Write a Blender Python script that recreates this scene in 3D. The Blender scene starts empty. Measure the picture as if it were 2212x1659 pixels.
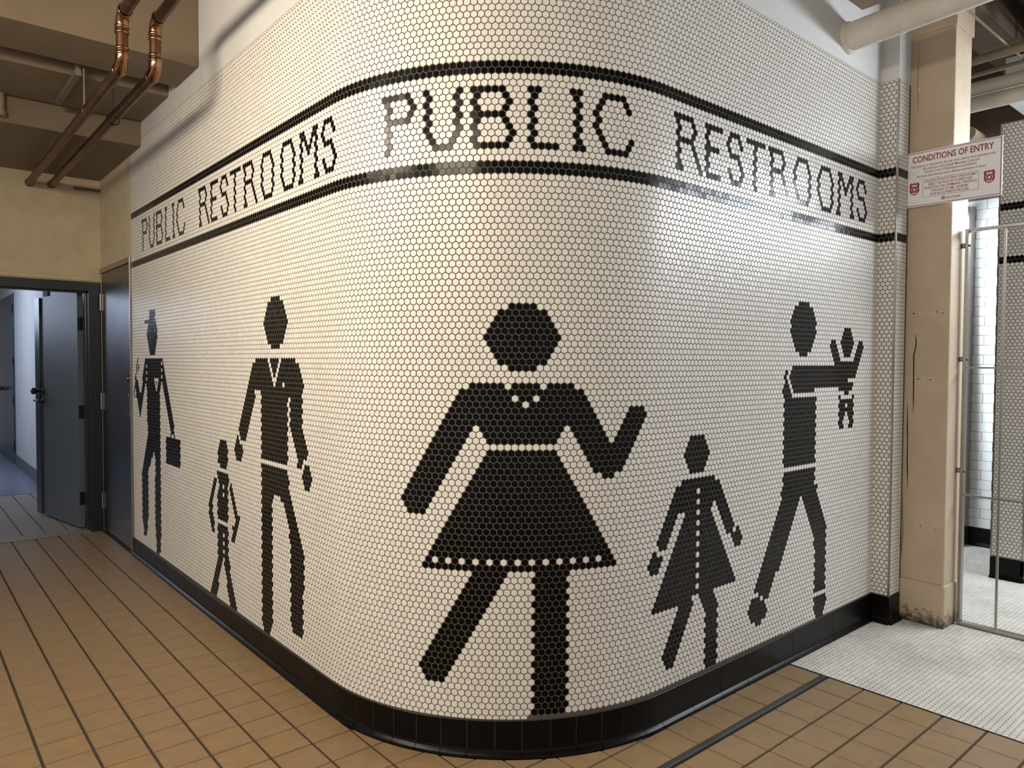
import bpy, bmesh, math, random
import numpy as np
from mathutils import Matrix, Vector
random.seed(7); np.random.seed(7)
S = bpy.context.scene
COL = S.collection

# ------------------------------------------------------------------ camera
W_, H_ = 2212, 1659
F_PX, PITCH, ROLL, YAW = 1575.1, 0.0304, 0.0051, 0.8636
CAM = np.array([-1.4067, -1.8316, 1.487])
_fw = np.array([math.cos(YAW)*math.cos(PITCH), math.sin(YAW)*math.cos(PITCH), -math.sin(PITCH)])
_rt = np.array([math.sin(YAW), -math.cos(YAW), 0.0]); _up = np.cross(_rt, _fw)
RT = _rt*math.cos(ROLL)+_up*math.sin(ROLL); UP = -_rt*math.sin(ROLL)+_up*math.cos(ROLL); FW = _fw
cam = bpy.data.cameras.new('camera'); cam.sensor_width = 36; cam.sensor_fit = 'HORIZONTAL'
cam.lens = 36*F_PX/W_; cam.clip_start = 0.05; cam.clip_end = 100
co = bpy.data.objects.new('camera', cam); COL.objects.link(co)
M = Matrix.Identity(4)
for i in range(3):
    M[i][0], M[i][1], M[i][2], M[i][3] = RT[i], UP[i], -FW[i], CAM[i]
co.matrix_world = M
S.camera = co
def proj(X):
    d = np.asarray(X, float)-CAM; z = d@FW
    return np.stack([W_/2+F_PX*(d@RT)/z, H_/2-F_PX*(d@UP)/z], -1), z

# ------------------------------------------------------------------ world, lights, exposure
wd = bpy.data.worlds.new('world'); S.world = wd; wd.use_nodes = True
bg = wd.node_tree.nodes['Background']; bg.inputs[0].default_value = (0.80, 0.78, 0.76, 1); bg.inputs[1].default_value = 0.43
def area(name, loc, aim, sx, sy, power, col, spread=180):
    l = bpy.data.lights.new(name, 'AREA'); l.shape = 'RECTANGLE'; l.size = sx; l.size_y = sy
    l.energy = power; l.color = col; l.spread = math.radians(spread)
    o = bpy.data.objects.new(name, l); COL.objects.link(o); o.location = loc
    o.rotation_euler = (Vector(aim)-Vector(loc)).to_track_quat('-Z', 'X').to_euler()
    return o
WARM, COOL = (1.0, 0.87, 0.68), (0.86, 0.93, 1.0)
area('corridor_lamp_a', (-1.95, 1.25, 2.95), (0.1, 1.0, 1.3), 0.30, 1.1, 42, WARM)
area('corridor_lamp_b', (-2.3, -0.6, 2.95), (0.2, 0.2, 1.1), 0.30, 1.1, 42, WARM)
area('entrance_lamp', (4.6, -2.0, 2.88), (2.4, 0.0, 0.9), 0.36, 2.4, 96, COOL)
area('restroom_lamp', (4.72, 0.52, 1.75), (5.35, 0.10, 1.45), 2.0, 0.3, 22, (0.86, 0.94, 1.0))
area('back_room_daylight', (-1.6, 9.0, 2.5), (-0.05, 9.0, 1.2), 1.6, 1.2, 42, (0.66, 0.77, 1.0))
vs = S.view_settings; vs.view_transform = 'Standard'; vs.look = 'None'; vs.gamma = 1.0; vs.use_curve_mapping = False
vs.exposure = 0.47

# ------------------------------------------------------------------ materials
def new_mat(name):
    m = bpy.data.materials.new(name); m.use_nodes = True
    return m, m.node_tree, m.node_tree.nodes['Principled BSDF']
def mat(name, col, rough=0.5, metal=0.0, var=0.0, vscale=6.0, bump=0.0, bscale=40.0, col2=None, island=0.0, spec=0.5, lo=0.35, hi=0.7, coat=0.0):
    m, nt, b = new_mat(name)
    N = nt.nodes; L = nt.links
    c4 = tuple(col)+(1,)
    b.inputs['Base Color'].default_value = c4
    b.inputs['Roughness'].default_value = rough; b.inputs['Metallic'].default_value = metal
    b.inputs['Specular IOR Level'].default_value = spec
    b.inputs['Coat Weight'].default_value = coat
    geo = N.new('ShaderNodeNewGeometry'); src = geo.outputs['Position']
    out = None
    if var or col2:
        t = N.new('ShaderNodeTexNoise'); t.inputs['Scale'].default_value = vscale; t.inputs['Detail'].default_value = 6
        t.inputs['Roughness'].default_value = 0.6
        L.new(src, t.inputs['Vector'])
        r = N.new('ShaderNodeValToRGB'); r.color_ramp.elements[0].position = lo; r.color_ramp.elements[1].position = hi
        c2 = col2 if col2 else tuple(max(0, x*(1-var)) for x in col)
        r.color_ramp.elements[0].color = tuple(c2)+(1,); r.color_ramp.elements[1].color = c4
        L.new(t.outputs['Fac'], r.inputs['Fac']); out = r.outputs['Color']
    if island:
        mx = N.new('ShaderNodeMapRange'); mx.inputs['To Min'].default_value = 1-island; mx.inputs['To Max'].default_value = 1+island
        L.new(geo.outputs['Random Per Island'], mx.inputs['Value'])
        mu = N.new('ShaderNodeVectorMath'); mu.operation = 'SCALE'
        if out: L.new(out, mu.inputs[0])
        else: mu.inputs[0].default_value = col
        L.new(mx.outputs['Result'], mu.inputs['Scale']); out = mu.outputs['Vector']
    if out: L.new(out, b.inputs['Base Color'])
    if bump:
        t2 = N.new('ShaderNodeTexNoise'); t2.inputs['Scale'].default_value = bscale; t2.inputs['Detail'].default_value = 5
        L.new(src, t2.inputs['Vector'])
        bp = N.new('ShaderNodeBump'); bp.inputs['Strength'].default_value = bump; bp.inputs['Distance'].default_value = 0.01
        L.new(t2.outputs['Fac'], bp.inputs['Height']); L.new(bp.outputs['Normal'], b.inputs['Normal'])
    return m
MT = {
 'white_tile': mat('white_tile', (0.76, 0.73, 0.685), 0.36, island=0.035, var=0.05, vscale=2.5, spec=0.4),
 'black_tile': mat('black_tile', (0.0025, 0.0023, 0.0024), 0.2, island=0.25, spec=0.12),
 'grout': mat('grout', (0.102, 0.088, 0.07), 0.9, var=0.15, vscale=30),
 'base_tile': mat('base_tile', (0.004, 0.003, 0.003), 0.30, spec=0.16, island=0.2, var=0.3, vscale=8),
 'base_cap': mat('base_cap', (0.05, 0.046, 0.042), 0.7),
 'quarry': mat('quarry_tile', (0.29, 0.192, 0.098), 0.45, island=0.05, col2=(0.245, 0.16, 0.082), vscale=14, bump=0.03, bscale=300),
 'quarry_grey': mat('quarry_grey', (0.33, 0.27, 0.23), 0.5, island=0.05, var=0.15, vscale=20),
 'floor_grout': mat('floor_grout', (0.045, 0.035, 0.025), 0.85, var=0.3, vscale=25),
 'hexfloor_grout': mat('hexfloor_grout', (0.05, 0.046, 0.04), 0.9),
 'floor_hex': mat('floor_hex', (0.72, 0.70, 0.65), 0.38, island=0.07, col2=(0.58, 0.56, 0.51), vscale=3.0, lo=0.3, hi=0.55),
 'white_paint': mat('white_paint', (0.66, 0.65, 0.64), 0.6, var=0.10, vscale=3, bump=0.10, bscale=14),
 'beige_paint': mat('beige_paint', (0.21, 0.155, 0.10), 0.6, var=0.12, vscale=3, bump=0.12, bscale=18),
 'beige_wall': mat('beige_wall', (0.68, 0.57, 0.38), 0.65, var=0.16, vscale=5, bump=0.25, bscale=14),
 'column_paint': mat('column_paint', (0.53, 0.415, 0.29), 0.55, var=0.14, vscale=5, bump=0.25, bscale=25),
 'column_dirt': mat('column_dirt', (0.33, 0.24, 0.145), 0.6, col2=(0.05, 0.04, 0.03), vscale=28, bump=0.4, bscale=45, lo=0.25, hi=0.45),
 'crack': mat('crack', (0.02, 0.014, 0.01), 0.9),
 'chip': mat('paint_chip', (0.62, 0.54, 0.42), 0.7),
 'steel': mat('steel', (0.36, 0.345, 0.32), 0.32, 1.0, var=0.12, vscale=9),
 'steel_dark': mat('steel_dark', (0.20, 0.20, 0.21), 0.33, 1.0, var=0.25, vscale=4),
 'steel_frame': mat('steel_frame', (0.42, 0.39, 0.34), 0.35, 1.0),
 'copper': mat('copper', (0.22, 0.11, 0.07), 0.38, 0.9, col2=(0.10, 0.055, 0.038), vscale=9),
 'copper_shiny': mat('copper_shiny', (0.40, 0.22, 0.12), 0.18, 1.0, col2=(0.22, 0.11, 0.06), vscale=12),
 'pipe_white': mat('pipe_white', (0.66, 0.61, 0.53), 0.5, var=0.12, vscale=7, bump=0.08, bscale=30),
 'pipe_beige': mat('pipe_beige', (0.30, 0.235, 0.16), 0.5, var=0.15, vscale=8),
 'galv': mat('galvanised', (0.30, 0.27, 0.22), 0.5, 0.7),
 'teal_paint': mat('teal_paint', (0.010, 0.019, 0.025), 0.35, var=0.2, vscale=6),
 'door_grey': mat('door_grey', (0.125, 0.145, 0.165), 0.45, var=0.08, vscale=3),
 'door_blue': mat('door_blue', (0.028, 0.055, 0.075), 0.3),
 'back_wall': mat('back_wall', (0.62, 0.61, 0.60), 0.35, var=0.08, vscale=3),
 'grey_base': mat('grey_base', (0.13, 0.13, 0.14), 0.5, var=0.2, vscale=10),
 'blue_floor': mat('blue_floor', (0.16, 0.18, 0.24), 0.3),
 'black_metal': mat('black_metal', (0.015, 0.015, 0.015), 0.35),
 'subway': mat('subway_tile', (0.78, 0.80, 0.80), 0.15, island=0.015),
 'subway_grout': mat('subway_grout', (0.16, 0.16, 0.16), 0.9),
 'sign_white': mat('sign_white', (0.86, 0.86, 0.88), 0.35),
 'sign_red': mat('sign_red', (0.30, 0.012, 0.045), 0.45),
 'ceiling_brown': mat('ceiling_brown', (0.16, 0.115, 0.08), 0.7, var=0.2, vscale=4),
}

def plinth_mat():
    m, nt, b = new_mat('plinth'); N = nt.nodes; L = nt.links
    b.inputs['Roughness'].default_value = 0.65
    g = N.new('ShaderNodeNewGeometry'); sp = N.new('ShaderNodeSeparateXYZ'); L.new(g.outputs['Position'], sp.inputs[0])
    t = N.new('ShaderNodeTexNoise'); t.inputs['Scale'].default_value = 32; t.inputs['Detail'].default_value = 8; t.inputs['Roughness'].default_value = .7
    L.new(g.outputs['Position'], t.inputs['Vector'])
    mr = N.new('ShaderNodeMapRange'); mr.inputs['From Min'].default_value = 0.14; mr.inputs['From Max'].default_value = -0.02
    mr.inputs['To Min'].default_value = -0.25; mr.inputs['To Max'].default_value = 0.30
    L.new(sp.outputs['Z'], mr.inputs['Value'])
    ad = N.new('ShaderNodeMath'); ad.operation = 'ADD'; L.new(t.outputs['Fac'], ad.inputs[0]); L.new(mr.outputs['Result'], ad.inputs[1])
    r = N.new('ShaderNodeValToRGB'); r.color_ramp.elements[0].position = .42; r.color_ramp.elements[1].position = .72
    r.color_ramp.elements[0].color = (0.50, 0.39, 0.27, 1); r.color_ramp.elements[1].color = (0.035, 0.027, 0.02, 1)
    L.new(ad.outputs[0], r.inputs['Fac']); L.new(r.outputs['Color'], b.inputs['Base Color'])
    bp = N.new('ShaderNodeBump'); bp.inputs['Strength'].default_value = .3; bp.inputs['Distance'].default_value = .008
    L.new(t.outputs['Fac'], bp.inputs['Height']); L.new(bp.outputs['Normal'], b.inputs['Normal'])
    return m
MT['plinth'] = plinth_mat()

# ------------------------------------------------------------------ helpers
def link(o, parent=None):
    COL.objects.link(o)
    if parent is not None: o.parent = parent
    return o
def tag(o, label=None, cat=None, group=None, kind=None):
    if label: o['label'] = label
    if cat: o['category'] = cat
    if group: o['group'] = group
    if kind: o['kind'] = kind
    return o
def empty(name, loc=(0, 0, 0)):
    o = bpy.data.objects.new(name, None); o.location = loc; o.empty_display_size = 0.1
    return link(o)
def setpar(o, parent):
    if parent is not None:
        o.parent = parent
        o.matrix_parent_inverse = Matrix.Translation(parent.location).inverted()
    return o
class MB:
    """collects shapes into one mesh"""
    def __init__(s): s.v = []; s.f = []; s.sm = []
    def add(s, vs, fs, smooth=False):
        n = len(s.v); s.v += [tuple(map(float, p)) for p in vs]
        for f in fs: s.f.append(tuple(i+n for i in f)); s.sm.append(smooth)
        return s
    def box(s, a, b, bev=0.0):
        x0, y0, z0 = [min(p, q) for p, q in zip(a, b)]; x1, y1, z1 = [max(p, q) for p, q in zip(a, b)]
        if bev <= 0:
            vs = [(x, y, z) for z in (z0, z1) for y in (y0, y1) for x in (x0, x1)]
            return s.add(vs, [(0, 2, 3, 1), (4, 5, 7, 6), (0, 1, 5, 4), (2, 6, 7, 3), (0, 4, 6, 2), (1, 3, 7, 5)])
        bm = bmesh.new(); bmesh.ops.create_cube(bm, size=1)
        for v in bm.verts:
            v.co = Vector(((x0+x1)/2+v.co.x*(x1-x0), (y0+y1)/2+v.co.y*(y1-y0), (z0+z1)/2+v.co.z*(z1-z0)))
        bmesh.ops.bevel(bm, geom=list(bm.edges), offset=min(bev, .45*min(x1-x0, y1-y0, z1-z0)), segments=2, affect='EDGES', profile=0.5)
        bm.verts.index_update()
        s.add([v.co for v in bm.verts], [[v.index for v in f.verts] for f in bm.faces]); bm.free(); return s
    def obox(s, c, ax, ay, az, bev=0.0):
        """oriented box: centre + three half vectors"""
        m = MB().box((-1, -1, -1), (1, 1, 1)); c = np.array(c, float)
        A = np.array([ax, ay, az], float)
        vs = [c+np.array(p)@A for p in m.v]
        fs = m.f if np.linalg.det(A) > 0 else [f[::-1] for f in m.f]
        return s.add(vs, fs)
    def tube(s, pts, r, n=14, caps=True, closed=False):
        pts = [np.array(p, float) for p in pts]; k = len(pts)
        rs = r if isinstance(r, (list, tuple)) else [r]*k
        vs = []; prev = None
        for i, p in enumerate(pts):
            if closed: t = pts[(i+1) % k]-pts[i-1]
            else: t = pts[min(i+1, k-1)]-pts[max(i-1, 0)]
            t = t/np.linalg.norm(t)
            if prev is None:
                a = np.array([0, 0, 1.0]) if abs(t[2]) < .9 else np.array([1.0, 0, 0])
                nrm = np.cross(t, a)
            else: nrm = prev-t*(prev@t)
            nrm /= np.linalg.norm(nrm); prev = nrm; b = np.cross(t, nrm)
            for j in range(n):
                an = 2*math.pi*j/n; vs.append(p+rs[i]*(math.cos(an)*nrm+math.sin(an)*b))
        fs = []
        for i in range(k if closed else k-1):
            for j in range(n):
                a, b_ = i*n+j, i*n+(j+1) % n; i2 = ((i+1) % k)*n
                fs.append((a, b_, i2+(j+1) % n, i2+j))
        s.add(vs, fs, True)
        if caps and not closed:
            s.add(vs[:n], [tuple(range(n))[::-1]]); s.add(vs[-n:], [tuple(range(n))])
        return s
    def lathe(s, origin, axis, prof, n=20):
        """prof: list of (along, radius)"""
        o = np.array(origin, float); ax = np.array(axis, float); ax /= np.linalg.norm(ax)
        return s.tube([o+ax*a for a, _ in prof], [max(r, 1e-4) for _, r in prof], n)
    def prism(s, poly, z0, z1, fr):
        """poly in local (u,v); fr(u,v,w)->xyz; extruded w from z0 to z1"""
        n = len(poly)
        s.add([fr(u, v, z0) for u, v in poly]+[fr(u, v, z1) for u, v in poly],
              [tuple(range(n, 2*n)), tuple(range(n))[::-1]]+[(i, (i+1) % n, n+(i+1) % n, n+i) for i in range(n)])
        return s
    def mesh(s, name, m):
        me = bpy.data.meshes.new(name); me.from_pydata(s.v, [], s.f); me.materials.append(MT[m] if isinstance(m, str) else m)
        me.polygons.foreach_set('use_smooth', s.sm); me.validate(); me.update(); return me
    def build(s, name, m, parent=None, **kw):
        o = bpy.data.objects.new(name, s.mesh(name, m)); link(o); setpar(o, parent); return tag(o, **kw)
def arc(c, a, b, r, t0, t1, n=8):
    c = np.array(c, float); a = np.array(a, float); b = np.array(b, float)
    return [c+r*(math.cos(t0+(t1-t0)*i/n)*a+math.sin(t0+(t1-t0)*i/n)*b) for i in range(n+1)]

# ------------------------------------------------------------------ the curved mosaic wall: lattice
P = 0.0264; RP = P*0.8660254*0.9934
R = 0.9607; L4 = R*math.pi/4; U0 = 0.0223; Z1 = 1.0784+1.487
UL, UR = -4.04, 2.70
XR = R+UR-L4                    # x of the pier at the right end
YL = R+(-UL)-L4                 # y of the left end
ZT = 3.077
def wframe(u):
    """position, tangent (u rising), outward normal of the wall in plan"""
    if u < -L4: return (0.0, R-u-L4), (0.0, -1.0), (-1.0, 0.0)
    if u > L4: return (R+u-L4, 0.0), (1.0, 0.0), (0.0, -1.0)
    a = math.pi/4+u/R
    return (R-R*math.cos(a), R-R*math.sin(a)), (math.sin(a), -math.cos(a)), (-math.cos(a), -math.sin(a))
def wp(u, off, z):
    (x, y), _, n = wframe(u); return (x+n[0]*off, y+n[1]*off, z)
def zb(u): return float(np.interp(u, [-4.05, -2.5, -1.5, -.5, .5, 1.5, 2.7], [.130, .115, .126, .136, .143, .142, .158]))

# ---- mosaic pictures, as (row -> cells); a cell is (row, column), odd rows sit on half columns
PIC = {}; 
def put(name, row, a, b=None, white=False):
    b = a if b is None else b
    s = PIC.setdefault(name, set())
    c = math.ceil(a*2-1e-6)/2
    if (row % 2 == 0) != (abs(c-round(c)) < .1): c += .5
    while c <= b+1e-6:
        (s.discard if white else s.add)((row, c)); c += 1
def rows(name, r0, c0, spec, white=False):
    """spec: one entry per row, each a list of numbers or (from,to)"""
    for k, e in enumerate(spec):
        for q in e:
            if isinstance(q, tuple): put(name, r0+k, c0+q[0], c0+q[1], white)
            else: put(name, r0+k, c0+q, None, white)
def poly(name, pts, white=False):
    s = PIC.setdefault(name, set()); n = len(pts)
    for r in range(int(min(p[1] for p in pts))-1, int(max(p[1] for p in pts))+2):
        xs = []
        for i in range(n):
            (x0, y0), (x1, y1) = pts[i], pts[(i+1) % n]
            if (y0 <= r) != (y1 <= r): xs.append(x0+(r-y0)/(y1-y0)*(x1-x0))
        xs.sort()
        for a, b in zip(xs[::2], xs[1::2]): put(name, r, a, b, white)
HEAD = [[(2.5, 5.5)], [(1, 7)], [(.5, 7.5)], [(0, 8)], [(-.5, 8.5)], [(-1, 9)], [(-.5, 8.5)], [(0, 8)], [(.5, 7.5)], [(1, 7)], [(2.5, 5.5)]]
# woman
n = 'mosaic_woman'
rows(n, 39, 0, HEAD)
rows(n, 52, 0, [[(-3, 1), (3, 6), (8, 11)], [(-4.5, 12.5)], [(-5, 13)], [(-5.5, 13.5)], [(-6, 14), (21, 23)], [(-6.5, 14.5), (20.5, 23.5)], [(-7, 15), (20, 23)],
   [(-7.5, -3.5), (-1.5, 9.5), (11.5, 15.5), (19.5, 22.5)], [(-8, -4), (-1, 9), (12, 16), (19, 22)], [(-8.5, -4.5), (-.5, 8.5), (12.5, 16.5), (18.5, 21.5)],
   [(-9, -5), (13, 21)], [(13.5, 20.5)], [(14, 20)], [(14.5, 19.5)], [(15, 19)], [(16.5, 17.5)]])
rows(n, 54, 0, [[3, 6], [4.5]], True)
for r in range(63, 72): put(n, r, -9.5-(r-63)*.5, -5.5-(r-63)*.5)
rows(n, 72, 0, [[(-13, -10)], [(-12.5, -10.5)]])
for r in range(63, 83): put(n, r, -.5-(r-63)*.5, 8.5+(r-63)*.5)
for k in range(13): put(n, 81, -8.5+2*k, None, True)
for r in range(83, 100): put(n, r, -10.5+(99-r)*.5, -6.5+(99-r)*.5)
rows(n, 100, 0, [[(-10, -7)], [(-9.5, -7.5)]])
for r in range(83, 108): put(n, r, 6 if r % 2 == 0 else 6.5, 10 if r % 2 == 0 else 10.5)
# girl: rows from k0 = 70, columns from 33
n = 'mosaic_girl'; K, C0 = 70, 33
rows(n, K-8, C0, [[(2, 5)], [(1.5, 5.5)], [(1, 6)], [(.5, 6.5)], [(1, 6)], [(1.5, 5.5)], [(2, 5)]])
rows(n, K, C0, [[(0, 8)], [(-1.5, 9.5)]])
for k in range(2, 6): put(n, K+k, C0-2-.5*(k-2), C0+10+.5*(k-2))
put(n, K+5, C0+8.5, None, True)
for k in range(6, 23):
    if k <= 10:
        put(n, K+k, C0-2-.5*(k-2), C0-2-.5*(k-6)); put(n, K+k, C0+10+.5*(k-6), C0+10+.5*(k-2))
    put(n, K+k, C0+1-.5*(k-6), C0+(7+.5*(k-6) if k < 22 else 2))
rows(n, K+11, C0, [[-5.5, -4.5, 12.5, 13.5, 15.5], [-7, 14, 15, 16], [-7.5, -6.5, -5.5, 14.5, 15.5, 16.5], [-8, -7, -6, 15, 16], [-7.5, -6.5]])
for k in range(2, 21, 2): put(n, K+k, C0+4, None, True)
put(n, K+22, C0+5, C0+8)
for k in range(23, 32): put(n, K+k, C0-.5-.5*(k-23), C0+2.5-.5*(k-23))
rows(n, K+32, C0, [[(-4, -2)], [(-3.5, -2.5)]])
rows(n, K+23, C0, [[(5.5, 8.5)], [(6, 9)]])
for k in range(25, 37): put(n, K+k, C0+(6.5 if k % 2 else 7), C0+(9.5 if k % 2 else 9))
put(n, K+37, C0+6.5, C0+8.5)
# father holding up a baby
n = 'mosaic_father'
rows(n, 35, 0, [[(68.5, 71.5)], [(67, 73)], [(66.5, 73.5)], [(66, 74)], [(65.5, 74.5)], [(66, 74)], [(65.5, 74.5)], [(66, 74)], [(66.5, 73.5)], [(67, 73)], [(67.5, 72.5)], [(69, 71)]])
rows(n, 49, 0, [[(66.5, 83)], [(66, 83), 64], [(65.5, 83), 63.5], [(66, 83), 64], [(66.5, 84.5), (63.5, 64.5)], [(67, 74), (63, 65)], [(63.5, 65.5)]])
poly(n, [(63.3, 55.5), (75.1, 55.5), (75.1, 70.5), (63.3, 70.5)])
poly(n, [(63.3, 71.6), (75.1, 71.6), (75.1, 74.6), (63.3, 74.6)])
poly(n, [(63.4, 74.5), (75.2, 74.5), (76.3, 77), (63, 77)])
poly(n, [(63, 76), (69.7, 76), (69.7, 77.8), (69, 78.5), (58.9, 98), (54.2, 94.9)])
poly(n, [(69.7, 76), (76, 76), (80.2, 85), (80.3, 100.6), (75.8, 100.6), (75.5, 89), (70.2, 78)])
poly(n, [(75.8, 101.6), (80.6, 101.6), (80.8, 103.3), (79.5, 107.2), (77.2, 107.2), (75.4, 104)])
poly(n, [(54.5, 95.9), (56.4, 97.0), (58.6, 99.2), (58.3, 100), (57.4, 101.8), (55.2, 102.4), (53.4, 101), (52.2, 98.6), (53.2, 97)])
n = 'mosaic_baby'
rows(n, 40, 88, [[(-1, 1)], [(-1.5, 1.5)], [(-2, 2)], [(-2.5, 2.5)], [(-2, 2)], [(-1.5, 1.5)], [(-1, 1)]])
rows(n, 43, 0, [[81.5, 82.5, 93.5, 94.5], [(81, 83), (93, 95)], [(81.5, 83.5), (92.5, 94.5)], [(82, 84), (92, 94)], [(82.5, 84.5), (91.5, 93.5)], [(83, 93)],
   [(83.5, 92.5)], [(84, 92)], [(83.5, 91.5)], [(84, 88)], [(85, 90.5)], [(85, 90)], [87.5, 88.5], [85, 91], [(85.5, 90.5)], [(85, 87), (89, 91)], [(85.5, 90.5)],
   [(85, 87), (89, 91)], [85.5, 86.5, 89.5, 90.5], [85, 86, 90, 91], [85.5, 86.5, 89.5, 90.5]])
# man in a suit, left
n = 'mosaic_man'
rows(n, 35, -56, HEAD)
rows(n, 48, 0, [[(-61, -44)], [(-62.5, -42.5)], [(-63, -42)], [(-63.5, -41.5)], [(-64, -41)], [(-64.5, -40.5)], [(-65, -41)]])
rows(n, 48, 0, [[-55, -50], [-54.5, -50.5], [-54, -51], [-53.5, -51.5], [-53, -52], [-52.5, -48.5]], True)
poly(n, [(-66, 54.5), (-61.3, 54.5), (-67.0, 66.8), (-68.6, 66.8), (-70.8, 64.5)])
poly(n, [(-71.3, 65.6), (-70.2, 66.5), (-69.2, 67.3), (-68, 68.2), (-68.3, 69.5), (-69.6, 71.6), (-71.4, 71.6), (-72.7, 69.2), (-72.3, 67.5)])
poly(n, [(-58.7, 54.5), (-46.9, 54.5), (-46.9, 69.4), (-58.7, 69.4)])
put(n, 55, -47, -41)
poly(n, [(-45.7, 55.5), (-41, 55.5), (-41, 61), (-38.6, 66.9), (-40.3, 68.2), (-41.6, 69.5), (-42.3, 69.5), (-45.7, 61.5)])
poly(n, [(-39.4, 68.6), (-37.8, 68.6), (-36.8, 70.9), (-37.2, 72), (-38.4, 73.4), (-40.2, 73.2), (-41.3, 71), (-40.6, 69.9)])
poly(n, [(-58.7, 70.5), (-46.9, 70.5), (-46, 74.5), (-45.3, 76.7), (-46.5, 77.2), (-58.8, 77.2)])
poly(n, [(-52.7, 76.4), (-49.7, 76.4), (-49.4, 77.4), (-53, 77.4)], True)
poly(n, [(-58.8, 76), (-53.6, 76), (-53.9, 79), (-53.8, 104), (-55.2, 107.7), (-57, 107.9), (-59, 105.7)])
poly(n, [(-49.7, 76.2), (-45.6, 76), (-41.2, 83.8), (-40.4, 86), (-40.6, 103.4), (-41.3, 104), (-43.9, 103.7), (-45.9, 101.4), (-45.9, 87.3), (-46.1, 83.5), (-48.9, 77.7)])
# child
n = 'mosaic_child'
poly(n, [(-81.7, 67.4), (-77.9, 67.4), (-76.9, 69.5), (-76.7, 72.3), (-77.5, 74.1), (-81.9, 74.1), (-82.9, 72.3), (-82.8, 70)])
poly(n, [(-83.8, 75.5), (-76.1, 75.5), (-76.4, 77), (-76.9, 79), (-76.7, 87.5), (-83.1, 87.5), (-83.2, 82), (-82.4, 79)])
poly(n, [(-83.2, 88.5), (-76.6, 88.5), (-76.6, 96.5), (-72.2, 106.7), (-73.4, 107.9), (-75.5, 107.3), (-79.4, 99), (-80, 97.9), (-80.7, 99.1), (-84.8, 107.9), (-87.2, 107.9), (-88.1, 106.3), (-83.1, 96.5)])
for r in (79, 81, 91, 93, 95, 97): put(n, r, -79.5, None, True)
poly(n, [(-85.2, 77.3), (-83.8, 77.3), (-84, 79), (-86.2, 83.5), (-86.2, 86.4), (-84.7, 91.9), (-86.4, 92), (-88.7, 87), (-89.1, 85.3)])
poly(n, [(-75.2, 76.3), (-74.7, 76.6), (-71.9, 82.5), (-70.4, 85.1), (-71, 87), (-73.3, 91.8), (-75.3, 91.8), (-74, 88), (-72.5, 86), (-73.6, 84), (-76.1, 79.3)])
# man with hat and briefcase
n = 'mosaic_traveller'
poly(n, [(-135.6, 32.2), (-130.4, 32.2), (-129.2, 36.3), (-128.8, 38), (-128.2, 40), (-128.2, 41), (-129.8, 43.6), (-130.5, 46.2), (-135.3, 46.2), (-136.8, 43.5), (-138.2, 41), (-138.3, 40), (-136.8, 37), (-136, 36)])
put(n, 36, -140, -136)
poly(n, [(-139.4, 47.4), (-123.7, 47.4), (-124, 54), (-126.3, 58), (-126.3, 77), (-138.2, 77), (-138.9, 57.7), (-139.2, 54)])
poly(n, [(-140.2, 47.6), (-138.5, 47.6), (-139.5, 55), (-141.8, 58), (-145.3, 66.6), (-146.5, 66.6), (-150.3, 59.5), (-151.6, 56), (-150.8, 53), (-149.8, 53), (-147.5, 56.5), (-145.4, 58.9), (-143, 54)])
rows(n, 48, 0, [[-148], [-148.5], [-149, -147], [-149.5, -147.5], [-149]])
rows(n, 57, 0, [[-151.5], [-152], [-152.5], [-152]])
poly(n, [(-124.5, 47.6), (-123, 48.3), (-118.6, 57), (-113.7, 67), (-114.5, 69.3), (-117.2, 69.3), (-123.4, 57), (-125, 53)])
rows(n, 50, 0, [[-139], [], [-139], [], [-139]], True); rows(n, 49, 0, [[-124.5], [], [-124.5], [], [-124.5]], True)
rows(n, 54, 0, [[(-131, -128)], [-130.5, -128.5], [-130, -129], [-129.5]], True)
rows(n, 69, 0, [[-116.5, -114.5], [-117, -114], [-116.5, -113.5]])
poly(n, [(-121.5, 70.8), (-109.3, 70.8), (-109.4, 78.1), (-121.3, 78.1)])
poly(n, [(-138.3, 72), (-133, 76.8), (-138.3, 83.5), (-138.4, 97), (-140.3, 104.5), (-142.9, 104.8), (-144.8, 98), (-144.5, 84)])
poly(n, [(-132.5, 76.4), (-126.3, 72), (-126.3, 98), (-126.6, 105.4), (-128.2, 107.9), (-130.5, 107.4), (-131.6, 98.7), (-131.7, 85), (-131, 79)])
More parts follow.
